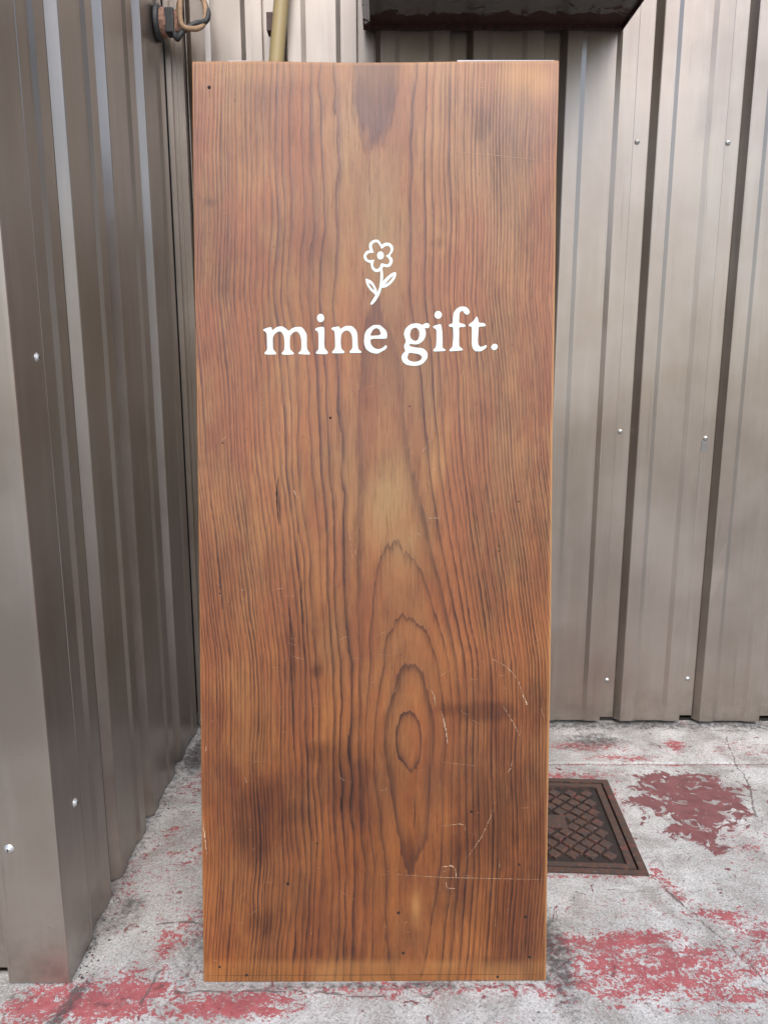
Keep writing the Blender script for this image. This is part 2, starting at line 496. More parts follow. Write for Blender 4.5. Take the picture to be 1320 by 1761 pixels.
RED = [gblob(250, 1500, .12, .25, -20, .34), gblob(330, 1450, .1, .3, 0, .30), gblob(1100, 1560, .3, .05, 0, .25), gblob(1280, 1450, .15, .1, 0, .32), gblob(850, 1700, .3, .03, 0, .45), gblob(950, 1700, .2, .03, 0, .5), gblob(640, 1700, .14, .018, 0, .6), gblob(1200, 1735, .3, .02, 0, .4), gblob(90, 1710, .08, .04, 0, .8), gblob(60, 1735, .10, .045, 0, .95), gblob(190, 1720, .17, .07, 12, .95), gblob(215, 1700, .09, .06, 0, .75), gblob(400, 1728, .17, .040, 4, 1.0),
       gblob(330, 1735, .12, .03, 0, .85), gblob(700, 1710, .22, .02, 0, .42), gblob(480, 1705, .2, .03, 0, .40),
       gblob(300, 1610, .05, .12, -25, .55), gblob(320, 1590, .09, .07, 0, .42), gblob(300, 1430, .035, .03, -20, .62), gblob(280, 1460, .05, .12, -20, .3),
       gblob(335, 1350, .06, .1, -15, .45), gblob(150, 1750, .2, .02, 0, .5),
       gblob(1000, 1625, .10, .045, 0, .75), gblob(1080, 1615, .15, .035, 5, .90), gblob(1120, 1655, .26, .055, 5, .84),
       gblob(1000, 1690, .17, .04, 0, .62), gblob(1150, 1690, .24, .045, 8, .78), gblob(1260, 1710, .16, .03, 5, .65), gblob(1250, 1580, .10, .04, -20, .78),
       gblob(1300, 1600, .08, .08, -30, .62), gblob(1210, 1570, .08, .03, 0, .55), gblob(1310, 1660, .08, .06, 0, .6),
       gblob(1150, 1525, .03, .07, 20, .7), gblob(1130, 1505, .03, .06, 20, .62), gblob(1190, 1440, .05, .035, 0, .50),
       gblob(985, 1507, .16, .012, 0, .62), gblob(1060, 1507, .12, .010, 0, .55),
       gblob(990, 1334, .19, .028, 0, .62), gblob(1070, 1400, .02, .2, -12, .40), gblob(1055, 1365, .03, .10, -12, .42),
       gblob(1160, 1282, .045, .05, 0, .80), gblob(1010, 1284, .16, .05, 0, .62), gblob(1075, 1303, .14, .03, 0, .66), gblob(1280, 1290, .2, .07, 0, .36),
       gblob(1100, 1315, .62, .010, 0, .62), gblob(1290, 1314, .3, .012, 0, .55), gblob(960, 1330, .2, .03, 0, .4)]
OLD = [gblob(1175, 1352, .17, .085, 0, 1.0), gblob(1195, 1390, .15, .115, 0, 1.0), gblob(1195, 1430, .08, .06, 0, .95), gblob(1235, 1375, .085, .08, 0, .95), gblob(1120, 1382, .075, .05, 0, .85), gblob(1232, 1460, .035, .035, 0, .7)]
GRIME_SHADE = [gblob(955, 1645, .05, .20, 0, .85), gblob(960, 1680, .07, .06, 0, .75), gblob(335, 1630, .06, .2, 0, .60), gblob(340, 1300, .06, .16, 0, .95), gblob(310, 1350, .05, .16, -10, .55),  # first two blobs: dirt with the board's contact shade painted in
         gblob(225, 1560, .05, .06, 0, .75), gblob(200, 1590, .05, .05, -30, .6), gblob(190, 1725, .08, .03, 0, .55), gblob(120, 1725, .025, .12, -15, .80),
         gblob(1020, 1272, .15, .075, 0, .80), gblob(980, 1285, .1, .05, 0, .6), gblob(1000, 1336, .16, .035, 0, .45), gblob(650, 1695, .5, .014, 0, .72),  # last blob: contact shade painted along the board's front foot
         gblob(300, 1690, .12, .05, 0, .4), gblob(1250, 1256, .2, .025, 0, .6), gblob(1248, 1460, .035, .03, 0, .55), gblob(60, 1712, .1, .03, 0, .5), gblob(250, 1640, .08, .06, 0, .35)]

def seg_dist(X, Y, pts):
    d = np.full_like(X, 9.0)
    for (a, b) in zip(pts[:-1], pts[1:]):
        ax, ay = a; bx, by = b
        L2 = (bx-ax)**2 + (by-ay)**2
        tt = np.clip(((X-ax)*(bx-ax) + (Y-ay)*(by-ay)) / L2, 0, 1)
        d = np.minimum(d, np.hypot(X - ax - tt*(bx-ax), Y - ay - tt*(by-ay)))
    return d
CRACKS = [[gp(1245, 1262), gp(1262, 1310), gp(1285, 1345), gp(1300, 1405)], [gp(1118, 1503), gp(1160, 1545), gp(1215, 1590), gp(1262, 1635), gp(1325, 1700)],
          [gp(270, 1590), gp(320, 1585), gp(352, 1590)], [gp(135, 1690), gp(100, 1765)], [gp(275, 1670), gp(240, 1730)], [gp(300, 1706), gp(520, 1704), gp(610, 1716), gp(740, 1712), gp(765, 1690)]]

def slab(x0, x1, y0, y1, step, hole=None):
    xs = np.arange(x0, x1 + 1e-6, step); ys = np.arange(y0, y1 + 1e-6, step)
    X, Y = np.meshgrid(xs, ys)
    Z = 0.0016 * vnoise(X*9+40, Y*9+40, 3) + 0.0007 * vnoise(X*31+40, Y*31+40, 4)
    nx, ny = len(xs), len(ys)
    top = np.stack([X.ravel(), Y.ravel(), Z.ravel()], 1)
    idx = np.arange(nx*ny).reshape(ny, nx)
    quads = np.stack([idx[:-1, :-1], idx[:-1, 1:], idx[1:, 1:], idx[1:, :-1]], -1).reshape(-1, 4)
    if hole is not None:
        c = top[quads].mean(1)
        quads = quads[~hole(c[:, 0], c[:, 1])]
    verts = [tuple(v) for v in top]
    faces = [tuple(int(i) for i in q) for q in quads]
    border = [*idx[0, :], *idx[1:, -1], *idx[-1, -2::-1], *idx[-2:0:-1, 0]]
    base = len(verts)
    for i in border:
        verts.append((top[i][0], top[i][1], -0.028))
    for k in range(len(border)):
        k2 = (k + 1) % len(border)
        faces.append((int(border[k2]), int(border[k]), base + k, base + k2))
    me = mesh_from('concrete_slab', verts, faces, True)
    VX = np.array([v[0] for v in verts]); VY = np.array([v[1] for v in verts])
    red = blob(VX, VY, RED); old = blob(VX, VY, OLD)
    gr = blob(VX, VY, GRIME_SHADE)
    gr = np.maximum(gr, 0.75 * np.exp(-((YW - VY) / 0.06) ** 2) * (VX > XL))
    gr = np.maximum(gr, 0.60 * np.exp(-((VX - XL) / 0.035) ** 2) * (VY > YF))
    cr = np.zeros_like(VX)
    for k in CRACKS:
        cr = np.maximum(cr, np.exp(-(seg_dist(VX + .006*vnoise(VX*30+60, VY*30+60, 8) + .003*vnoise(VX*90+60, VY*90+60, 9), VY + .006*vnoise(VX*30+60, VY*30+60, 10), k) / 0.005) ** 2))
    for nm, arr in (('red', red), ('old', old), ('grime_shade', gr), ('crack', cr)):
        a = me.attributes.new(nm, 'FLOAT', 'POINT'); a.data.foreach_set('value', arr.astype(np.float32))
    return me

ca_, sa_ = math.cos(COVER['rz']), math.sin(COVER['rz'])
def in_cover(x, y):
    dx, dy = x - COVER['cx'], y - COVER['cy']
    u = dx * ca_ + dy * sa_; v = -dx * sa_ + dy * ca_
    return (np.abs(u) < COVER['hw'] - 0.012) & (np.abs(v) < COVER['hw'] - 0.012)
JOINT = 2.398
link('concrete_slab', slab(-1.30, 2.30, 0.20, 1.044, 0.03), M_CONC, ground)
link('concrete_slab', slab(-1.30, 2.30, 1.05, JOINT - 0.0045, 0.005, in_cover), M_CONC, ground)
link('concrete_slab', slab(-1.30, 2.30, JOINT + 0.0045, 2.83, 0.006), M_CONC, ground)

# ------------------------------------------------------------------ corrugated cladding
TOP = 3.3
def panel_mesh(P=0.305, zb=0.018, zt=TOP, dents=()):
    """one sheet: proud panel with a shallow sunk band, then the recessed screw flange; outward = -Y"""
    e = 0.0022
    prof = [(0.0, -0.030), (0.004, -0.030), (0.004, -0.0235), (0.0215, -0.0012), (0.0245, 0.0),
            (0.25*P - 0.008, 0.0), (0.25*P + 0.008, -0.0060), (0.62*P - 0.008, -0.0060), (0.62*P + 0.008, 0.0),
            (0.82*P - 0.0025, 0.0), (0.82*P - 0.0007, -0.0007), (0.82*P, -0.0025), (0.82*P, -0.024), (P - 0.001, -0.024), (P - 0.001, -0.036)]
    zs = [zb, zb + 0.004]
    z = zb + 0.12
    while z < zt:
        zs.append(z); z += 0.12
    zs.append(zt)
    verts, faces = [], []
    n = len(prof)
    for j, z in enumerate(zs):
        for i, (s, d) in enumerate(prof):
            lift = 0.012 if (j == 0 and (i in (12, 13))) else 0.0
            dd = d
            if 4 <= i <= 9:
                for (s0, z0, rad, amt) in dents:
                    dd += amt * math.exp(-((s - s0)**2 + (z - z0)**2) / rad**2)
            verts.append((s, -dd, z + lift))
    for j in range(len(zs) - 1):
        for i in range(n - 1):
            faces.append((j*n+i, j*n+i+1, (j+1)*n+i+1, (j+1)*n+i))
    # turned-in foot of the sheet
    b = len(verts)
    for i, (s, d) in enumerate(prof):
        verts.append((s, -min(d, -0.0) + 0.03 if d > -0.02 else 0.034, zb + 0.001))
    for i in range(n - 1):
        faces.append((i+1, i, b+i, b+i+1))
    return mesh_from('panel', verts, faces)

PM = panel_mesh()
PW = 0.305

def screw_mesh():
    return lathe_mesh('screw', [(0.0095, 0.0), (0.0095, 0.0012), (0.0070, 0.0014), (0.0068, 0.0028), (0.0052, 0.0046), (0.0026, 0.0056), (0.0004, 0.0058)], 16)
SCREW = screw_mesh()
def slot_mesh():
    bm = bmesh.new()
    bm_box(bm, -0.0038, 0.0038, -0.0007, 0.0007, 0.0040, 0.0061)
    bm_box(bm, -0.0007, 0.0007, -0.0038, 0.0038, 0.0040, 0.0062)
    return bm_mesh('cross_slot', bm)
SLOT = slot_mesh()

def add_screw(parent, loc, normal, size=1.0):
    rot = Vector(normal).to_track_quat('Z', 'Y').to_euler()
    s = link('screw', SCREW, M_SCREW, parent, loc, rot, (size,)*3)
    c = link('cross_slot', SLOT, M_HOLE, s)
    c.rotation_euler = (0, 0, random.uniform(0, 1.5))
    return s

# back wall --------------------------------------------------------
bw = tag(empty('metal_clad_wall', (0.6, YW, 0)), 'bronze grey ribbed metal wall behind the wooden board, under the dark hood', 'wall')
slots = [-0.645, -0.335, -0.032, 0.266, 0.570, 0.877, 1.180, 1.485, 1.790, 2.095, 2.400]
for a, b in zip(slots[:-1], slots[1:]):
    me = PM
    if abs(a - 0.877) < .01: me = panel_mesh(dents=((0.22, 0.66, 0.035, -0.004),))
    if abs(a - 1.180) < .01: me = panel_mesh(dents=((0.02, 0.62, 0.04, -0.005), (0.05, 0.64, 0.03, 0.003)))
    link('panel', me, M_STEEL, bw, (a - 0.6, 0, random.uniform(-0.004, 0.003)), None, ((b - a) / PW, 1, 1))
link('backing', box_mesh('backing', XL - 0.6, 1.8, 0.038, 0.20, -0.004, TOP - 0.002), M_CORE, bw)
# inside-corner trim: a bright lip and a dark return beside the side wall
bm = bmesh.new()
pts = [(XL + 0.001, -0.030), (XL + 0.018, -0.030), (XL + 0.018, -0.006), (XL + 0.026, -0.006), (XL + 0.026, -0.012), (XL + 0.030, -0.012), (XL + 0.030, -0.002), (-0.649, -0.002), (-0.649, 0.03)]
vb = [bm.verts.new((x - 0.6, y, 0.012)) for x, y in pts]; vt = [bm.verts.new((x - 0.6, y, TOP)) for x, y in pts]
for i in range(len(pts) - 1): bm.faces.new((vb[i], vb[i+1], vt[i+1], vt[i]))
link('inside_corner_trim', bm_mesh('inside_corner_trim', bm), M_STEEL, bw)
for (x, z) in ((0.841, 2.079), (1.143, 2.076), (0.842, 1.117), (1.148, 1.093), (0.848, 0.172), (1.154, 0.177), (0.55, 1.1), (0.238, 2.08), (-0.06, 2.08)):
    add_screw(bw, (x - 0.6, 0.0238, z), (0, -1, 0), 0.95)
# sticker patch under one screw
link('patch', box_mesh('patch', 1.135 - .6, 1.158 - .6, 0.0225, 0.0242, 1.045, 1.085), mat_simple('grey_patch', (0.20, 0.19, 0.18), 0.5, 0.4, 0.15), bw)

# side wing --------------------------------------------------------
sw = tag(empty('metal_clad_wing', (XL, YF, 0)), 'brown ribbed metal side wall with a screwed corner trim, left of the board', 'wall')
sl = [1.475, 1.780, 2.062, 2.386, 2.690]
for a, b in zip(sl[:-1], sl[1:]):
    link('panel', PM, M_STEEL, sw, (0, a - YF, -0.012), (0, 0, R(90)), ((b - a) / PW, 1, 1))
fl = [-2.05, -1.745, -1.44, -1.135, -0.83]
for a, b in zip(fl[:-1], fl[1:]):
    link('panel', PM, M_STEEL, sw, (a - XL, 0, -0.012), None, ((b - a) / PW, 1, 1))
# folded corner trim: two 130 mm legs with hemmed edges
bm = bmesh.new()
W = 0.13; e = 0.004
pts = [(-W, e + 0.006), (-W - 0.001, -e), (-W + 0.003, -e - 0.001), (-W + 0.005, -e), (-0.004, -e), (e - 0.001, -e + 0.0005), (e, -e + 0.003), (e, W - 0.004), (e + 0.001, W - 0.002), (e, W), (-0.006, W + 0.001)]
nz = 12
rows = []
for j in range(nz + 1):
    z = 0.004 + (TOP - 0.004) * j / nz
    rows.append([bm.verts.new((x, y, z)) for x, y in pts])
for j in range(nz):
    for i in range(len(pts) - 1): bm.faces.new((rows[j][i], rows[j][i+1], rows[j+1][i+1], rows[j+1][i]))
link('corner_trim', bm_mesh('corner_trim', bm), M_STEEL, sw)
link('backing', box_mesh('backing', -1.3, -0.038, 0.038, 1.6, -0.004, TOP - 0.002), M_CORE, sw)
add_screw(sw, (e, 1.548 - YF, 1.365), (1, 0, 0), 1.0)
add_screw(sw, (e, 1.548 - YF, 0.382), (1, 0, 0), 1.1)
add_screw(sw, (-0.10, -e, 0.335), (0, -1, 0), 1.15)

# ------------------------------------------------------------------ the board
LEAN = R(7.7)
FOOT = on_ground(644, 1689)
bn = Vector((0, -math.cos(LEAN), math.sin(LEAN)))        # front normal
bv = Vector((0, math.sin(LEAN), math.cos(LEAN)))         # up the board
def on_board(px, py):
    """sight line meets the board face: returns (across, up) in metres"""
    r = sight(px, py)
    k = bn.dot(FOOT - EYE) / bn.dot(r)
    p = EYE + r * k - FOOT
    return p.x, p.dot(bv)

board = tag(empty('wooden_sign_board', (FOOT.x, FOOT.y, FOOT.z + 0.002)), 'tall varnished brown wooden sign board painted mine gift. with a small flower', 'sign board')
tilt = (-LEAN, 0, 0)                                      # local X across, Z up the face, -Y towards the viewer

def edge_fn(pts):
    ab = [on_board(*p) for p in pts]
    vs = np.array([q[1] for q in ab]); us = np.array([q[0] for q in ab])
    o_ = np.argsort(vs)
    return lambda v: np.interp(v, vs[o_], us[o_])
left_u = edge_fn([(330, 107), (331.6, 270), (333, 399), (337.5, 650), (340.6, 856), (342.7, 1049), (345, 1246), (346.5, 1400), (350, 1690)])
right_u = edge_fn([(961, 105), (960, 167), (956.5, 281), (955, 399), (952, 650), (949.5, 753), (948.5, 882), (947.5, 1000), (946, 1169), (944, 1272), (941.5, 1398), (938.3, 1688)])
tops = [on_board(*p) for p in ((330, 107), (430, 106), (600, 109), (700, 108.5), (800, 106.5), (961, 105))]
bots = [on_board(*p) for p in ((350, 1691), (450, 1690.5), (650, 1690), (800, 1688.5), (938, 1688))]
TU = np.array([t_[0] for t_ in tops]); TV = np.array([t_[1] for t_ in tops])
BU = np.array([t_[0] for t_ in bots]); BV = np.array([t_[1] for t_ in bots])

NU, NV = 170, 430
THK = 0.028
fu = np.concatenate([[0, 0.0022, 0.006], np.linspace(0.011, 0.989, NU), [0.994, 0.9978, 1]])
fv = np.concatenate([[0, 0.0010], np.linspace(0.004, 0.996, NV), [0.9990, 1]])
nu, nv = len(fu), len(fv)
FU, FV = np.meshgrid(fu, fv)
vmid = FV * 1.985
LU = left_u(vmid); RU = right_u(vmid)
U_ = LU + (RU - LU) * FU
V0 = np.interp(U_, BU, BV); V1 = np.interp(U_, TU, TV)
V_ = V0 + (V1 - V0) * FV
Yd = 0.0004 * vnoise(U_*5+50, V_*3+50, 21)               # the face is not dead flat
Yd += np.where((FU < 0.001) | (FU > 0.999), 0.0022, 0) + np.where((FV < 0.0005) | (FV > 0.9995), 0.0018, 0)

# inverse survey, so that the figure of the wood can be written down where it was seen
def board_to_photo(U, V):
    X = FOOT.x + U; Y = FOOT.y + V * bv.y; Z = FOOT.z + V * bv.z
    rx, ry, rz = X - EYE.x, Y - EYE.y, Z - EYE.z
    up = ry * math.sin(_p) + rz * math.cos(_p); fw = ry * math.cos(_p) - rz * math.sin(_p)
    return CX + FPX * rx / fw, CY - FPX * up / fw
GX, GY = board_to_photo(U_, V_)

# growth rings: phase = hypot(rings out from the heart line, depth of the cut below the ring crown)
ky = np.array([60, 105, 265, 390, 510, 650, 800, 935, 1062, 1140, 1225, 1280, 1328, 1495, 1690, 1750])
kp = np.array([4.5, 4.6, 5.0, 5.14, 5.0, 4.72, 4.46, 4.0, 3.0, 2.0, 1.0, 0.2, 1.0, 2.0, 2.75, 2.95])
kc = np.array([645, 645, 642, 645, 640, 655, 664, 680, 695, 706, 707, 706, 706, 711, 697, 695])
def smooth_interp(y, xs, vals):
    yy = np.linspace(xs[0], xs[-1], 800); v = np.interp(yy, xs, vals)
    w = 21; k = np.hanning(w + 2)[1:-1]; k /= k.sum()
    v2 = np.convolve(np.pad(v, w//2, mode='edge'), k, mode='valid')
    return np.interp(y, yy, v2)
wx = (4.2 * vnoise(GX/34 + 60, GY/95 + 60, 31) + 2.4 * vnoise(GX/16 + 60, GY/48 + 60, 32) + 5.0 * vnoise(GX/150 + 60, GY/260 + 60, 33))
damp = 0.25 + 0.75 * np.exp(-((GX - 580) / 130.0) ** 2)
GXw = GX + wx * damp
Pc = smooth_interp(GY + 3 * vnoise(GX/11 + 9, GY/300 + 9, 35), ky, kp)
Cc = smooth_interp(GY, ky, kc)
s = GXw - Cc
def rings(sd, knots):
    d = np.array([k[0] for k in knots]); w_ = np.array([k[1] for k in knots])
    dd = np.linspace(0, 420, 900); n = np.concatenate([[0], np.cumsum(np.diff(dd) / np.interp(dd[1:], d, w_))])
    return np.interp(sd, dd, n)
nl = rings(np.abs(s), [(0, 24), (25, 22), (50, 18), (80, 15), (180, 11.5), (220, 7.8), (250, 6.4), (420, 5.6)])
nr = rings(np.abs(s), [(0, 24), (25, 22), (50, 18), (70, 13), (110, 8.8), (150, 7), (190, 5.8), (420, 5.2)])
nside = np.where(s < 0, nl, nr)
phase = np.sqrt(nside**2 + Pc**2)
_o = np.clip(phase - 5.0, 0, 1)                            # uneven growth: wide and narrow years
phase = phase + _o * (0.42 * vnoise(phase * 0.85 + 20, phase * 0 + 7.5 + (s > 0) * 11, 61) + 0.16 * vnoise(phase * 2.1 + 20, phase * 0 + 3.5 + (s > 0) * 9, 62))

def pblob(pts, n=0.35):
    out = np.zeros_like(GX)
    for (x, y, rx, ry, amp) in pts:
        q = ((GX - x) / rx)**2 + ((GY - y) / ry)**2
        out = np.maximum(out, amp * np.exp(-q))
    return out
stain = pblob([(440, 1420, 40, 70, 1.1), (500, 1400, 60, 40, .8), (590, 1350, 50, 60, .85), (660, 1330, 30, 60, .5), (860, 1300, 70, 90, .45), (470, 170, 110, 60, .35), (880, 260, 80, 140, .5), (390, 480, 50, 70, .4), (930, 880, 25, 200, .45),(540, 1360, 120, 60, .55), (470, 1370, 60, 40, .7), (640, 1330, 60, 40, .5), (860, 1660, 70, 25, .75), (700, 1500, 40, 60, .4), (560, 1640, 140, 30, .35), (900, 330, 60, 200, .35), (760, 300, 160, 200, .22), (400, 250, 60, 60, .3), (520, 250, 60, 80, .28), (430, 900, 20, 120, .3),(450, 1400, 50, 75, .95), (430, 1450, 22, 60, .75), (590, 1330, 70, 55, .72), (560, 1300, 40, 30, .8), (620, 1400, 30, 70, .5), (500, 1430, 60, 50, .6), (835, 1225, 60, 22, .95), (780, 1222, 40, 16, .7),
               (460, 1590, 45, 40, .55), (880, 1580, 70, 110, .80), (850, 1440, 80, 180, .60), (800, 1500, 90, 120, .50), (700, 1550, 40, 200, .35), (620, 1480, 60, 120, .40), (660, 1560, 25, 140, .40), (900, 240, 70, 110, .42), (830, 215, 26, 45, .72), (870, 180, 90, 30, .35), 
               (450, 190, 90, 30, .30), (925, 750, 40, 180, .36), (890, 540, 60, 80, .36), (755, 420, 20, 14, .5), (360, 350, 14, 10, .6), (545, 1155, 14, 16, .8), (705, 1460, 12, 50, .7), (710, 1400, 22, 90, .45), (390, 500, 60, 90, .25),
               (820, 880, 50, 60, .38), (850, 1180, 80, 80, .35), (345, 800, 10, 14, .5), (480, 870, 3, 45, .8), (502, 1130, 4, 60, .85), (380, 1010, 40, 80, .2), (920, 1200, 40, 60, .4), (560, 420, 200, 60, .22), (700, 1640, 300, 60, .25), (470, 1280, 60, 60, .3)])
pale = pblob([(905, 130, 60, 32, .85), (930, 140, 30, 34, .9), (480, 120, 170, 26, .35), (780, 120, 140, 30, .35)])
pale = np.maximum(pale, 0.55 * np.clip((GY - 1648) / 12, 0, 1) * (0.6 + 0.4 * vnoise(GX/40+5, GY/30+5, 41)))
pale = np.maximum(pale, pblob([(520, 850, 8, 26, .5), (715, 1560, 8, 26, .7), (760, 800, 6, 40, .5), (770, 740, 5, 40, .5), (745, 810, 5, 40, .45), (590, 480, 20, 90, .25)]))
inside = 1 / (1 + np.exp(np.clip((phase + 0.05 * vnoise(GX/7+5, GY/45+5, 51) + 0.03 * vnoise(GX/3+5, GY/25+5, 52) - 4.97) / 0.012, -50, 50)))
red = inside * np.interp(GY, [60, 105, 270, 400, 520, 600, 800, 900, 1000, 1700], [.80, .85, 1.0, .3, .55, .42, .22, .15, .1, .05])
red = np.maximum(red, 0.30 * np.clip(vnoise(GX/90+3, GY/200+3, 44), 0, 1))
edge = np.maximum(np.exp(-((1 - FU) / 0.0045)**2) * np.interp(GY, [100, 400, 600, 1200, 1700], [.3, .7, 1, .9, .6]), np.exp(-(FU / 0.003)**2) * 0.45)
edge = np.maximum(edge, 0.5 * np.exp(-((1 - FV) / 0.0015)**2))

front = np.stack([U_.ravel(), (Yd).ravel(), V_.ravel()], 1)
back = front.copy(); back[:, 1] = THK
idx = np.arange(nu*nv).reshape(nv, nu)
q = np.stack([idx[:-1, :-1], idx[:-1, 1:], idx[1:, 1:], idx[1:, :-1]], -1).reshape(-1, 4)
border = np.concatenate([idx[0, :], idx[1:, -1], idx[-1, -2::-1], idx[-2:0:-1, 0]])
verts = [tuple(v) for v in front]
bst = len(verts)
for i in border: verts.append((front[i][0], THK, front[i][2]))
faces = [tuple(int(i) for i in f) for f in q]
nb = len(border)
for k in range(nb):
    k2 = (k + 1) % nb
    faces.append((int(border[k2]), int(border[k]), bst + k, bst + k2))
faces.append(tuple(bst + k for k in range(nb))[::-1])
pm = mesh_from('plank', verts, faces)
def put_attr(me, nm, arr):
    full = np.concatenate([arr.ravel(), arr.ravel()[border]]).astype(np.float32)
    a = me.attributes.new(nm, 'FLOAT', 'POINT'); a.data.foreach_set('value', full)
gy_, gx_ = np.gradient(phase)
gr_ = np.hypot(gx_ / np.maximum(np.abs(np.gradient(GX, axis=1)), 1e-3), gy_ / np.maximum(np.abs(np.gradient(GY, axis=0)), 1e-3))
sharp = np.clip((0.058 / np.maximum(gr_, 1e-4)) ** 0.75, 0.9, 2.7)
olive = pblob([(648, 390, 34, 130, 1.0), (650, 470, 60, 60, .5), (600, 330, 40, 160, .5), (668, 860, 40, 70, .9), (690, 930, 30, 40, .7), (730, 640, 40, 120, .5), (600, 780, 40, 130, .45)]) * (1 - inside * np.interp(GY, [0, 700, 800], [1, 1, 0]))
fig = np.clip(1.25 - phase / 6.5, 0, 1) * np.interp(GY, [0, 250, 300, 880, 930, 2000], [.4, .4, .3, .5, 1, 1])
for nm, arr in (('fig', fig), ('sharp', sharp), ('olive', olive), ('phase', phase), ('stain', stain), ('pale', pale), ('edge', edge), ('red', red), ('age_sheen', np.interp(GY, [0, 700, 1100, 1450, 1700], [0, .12, .5, .85, .8]))):  # lower varnish darker; upper face's sky sheen partly put into the colour
    put_attr(pm, nm, arr)
link('plank', pm, M_WOOD, board, (0, 0, 0), tilt)

# painted lettering and flower --------------------------------------
def chaikin(pts, it=1):
    for _ in range(it):
        out = []
        for i in range(len(pts)):
            a, b = pts[i], pts[(i+1) % len(pts)]
            out.append((a[0]*.8+b[0]*.2, a[1]*.8+b[1]*.2)); out.append((a[0]*.2+b[0]*.8, a[1]*.2+b[1]*.8))
        pts = out
    return pts
def ell(cx, cy, rx, ry, n=22):
    return [(cx + rx*math.cos(2*math.pi*k/n), cy + ry*math.sin(2*math.pi*k/n)) for k in range(n)]
def painted(name, shapes, ox, oy, sc, h0=0.0007, parent=None):
    """shapes: list of [outer, hole, ...] outlines on the board face; built as a thin raised film of paint"""
    verts, faces = [], []
    for si, loops in enumerate(shapes):
        h = h0 + 0.00006 * si
        L3 = []
        for lp in loops:
            lp = chaikin(lp)
            L3.append([Vector((*on_board(ox + x/sc, oy + y/sc), 0)) for x, y in lp])
        tris = tessellate_polygon(L3)
        flat = [v for lp in L3 for v in lp]
        b0 = len(verts)
        verts += [(v.x, -h, v.y) for v in flat]
        for tr in tris:
            a, b, c = (flat[i] for i in tr)
            ccw = (b.x-a.x)*(c.y-a.y) - (b.y-a.y)*(c.x-a.x) > 0
            faces.append(tuple(b0 + i for i in (tr if ccw else tr[::-1])))
        b1 = len(verts)
        verts += [(v.x, 0.0012, v.y) for v in flat]
        st = 0
        for lp in L3:
            n = len(lp)
            for k in range(n):
                k2 = (k+1) % n
                faces.append((b0+st+k, b1+st+k, b1+st+k2, b0+st+k2))
            st += n
    return link(name, mesh_from(name, verts, faces), M_PAINT, parent or board, (0, 0, 0), tilt)

m_ = [(80,425),(150,395),(235,375),(245,400),(258,440),(320,390),(380,365),(450,365),(500,395),(568,455),(630,400),(690,378),(800,372),(850,415),(905,510),(908,600),(905,720),(915,800),(975,880),(960,897),(850,892),(750,885),(750,865),(805,815),(808,700),(800,580),(765,490),(705,450),(640,485),(588,550),(585,700),(590,800),(665,868),(668,890),(560,900),(450,895),(430,875),(485,810),(490,700),(480,560),(450,490),(400,450),(320,485),(265,560),(265,700),(270,800),(340,875),(325,892),(200,897),(115,890),(110,860),(160,810),(158,650),(155,500),(130,465),(90,440)]
i1 = [(1065,420),(1080,395),(1200,368),(1235,385),(1240,500),(1235,700),(1245,780),(1305,845),(1305,865),(1280,892),(1085,880),(1075,855),(1130,805),(1132,700),(1130,520),(1115,455),(1075,440)]
n_ = [(160,290),(185,275),(310,250),(330,310),(400,260),(460,240),(560,250),(640,340),(655,450),(660,620),(675,690),(735,735),(725,752),(600,755),(510,755),(500,735),(560,670),(562,560),(550,420),(510,350),(455,325),(390,350),(345,410),(335,560),(350,680),(412,730),(405,758),(290,762),(180,760),(170,740),(235,665),(232,500),(225,360),(210,330),(175,320)]
e_ = [(1210,470),(1215,400),(1195,330),(1100,245),(1060,225),(950,230),(880,280),(820,330),(785,420),(778,580),(820,690),(910,750),(1030,772),(1100,735),(1190,685),(1215,635),(1190,605),(1130,660),(1050,690),(960,660),(905,590),(893,485),(1200,487)]
eh = [(893,435),(905,390),(950,310),(1010,282),(1070,310),(1105,420)]
g_ = [(650,470),(740,480),(775,420),(740,365),(680,360),(600,408),(540,375),(450,365),(330,390),(240,470),(205,530),(185,615),(240,785),(200,840),(190,910),(225,995),(150,1070),(130,1150),(160,1240),(240,1305),(340,1325),(450,1332),(550,1315),(640,1260),(715,1160),(725,1060),(690,990),(630,940),(530,922),(400,908),(330,888),(305,860),(320,830),(470,848),(560,815),(630,755),(680,650),(685,560)]
gh1 = [(455,455),(350,500),(318,620),(340,710),(430,772),(500,750),(540,660),(540,560),(510,500)]
gh2 = [(310,1030),(285,1070),(260,1150),(300,1210),(400,1242),(500,1235),(580,1190),(605,1130),(560,1080),(480,1055)]
i2 = [(843,450),(870,420),(1020,380),(1040,440),(1055,560),(1060,700),(1058,900),(1070,930),(1135,965),(1120,995),(860,1008),(848,970),(915,910),(925,750),(925,560),(915,500),(860,470)]
f_ = [(90,1105),(165,1035),(180,900),(185,740),(178,580),(110,580),(75,550),(110,515),(170,505),(178,350),(190,270),(240,185),(330,120),(460,120),(530,175),(558,240),(535,290),(480,305),(440,275),(390,205),(330,245),(320,330),(312,490),(420,512),(465,545),(445,580),(312,585),(318,700),(312,900),(318,1025),(400,1080),(400,1110),(250,1125),(105,1135)]
t_ = [(530,540),(550,510),(630,460),(670,400),(715,338),(740,370),(760,490),(880,487),(922,540),(890,570),(755,575),(755,650),(740,850),(745,985),(800,1035),(860,1025),(915,990),(950,1015),(910,1070),(820,1130),(760,1135),(680,1130),(620,1060),(602,960),(605,760),(608,575),(550,570)]
d_ = [(1120,958),(1185,985),(1190,1060),(1120,1112),(1065,1090),(1035,1045),(1065,985)]
painted('letter', [[m_]], 445, 530, 11)
painted('letter', [[i1], [ell(1168, 205, 68, 78)]], 445, 530, 11)
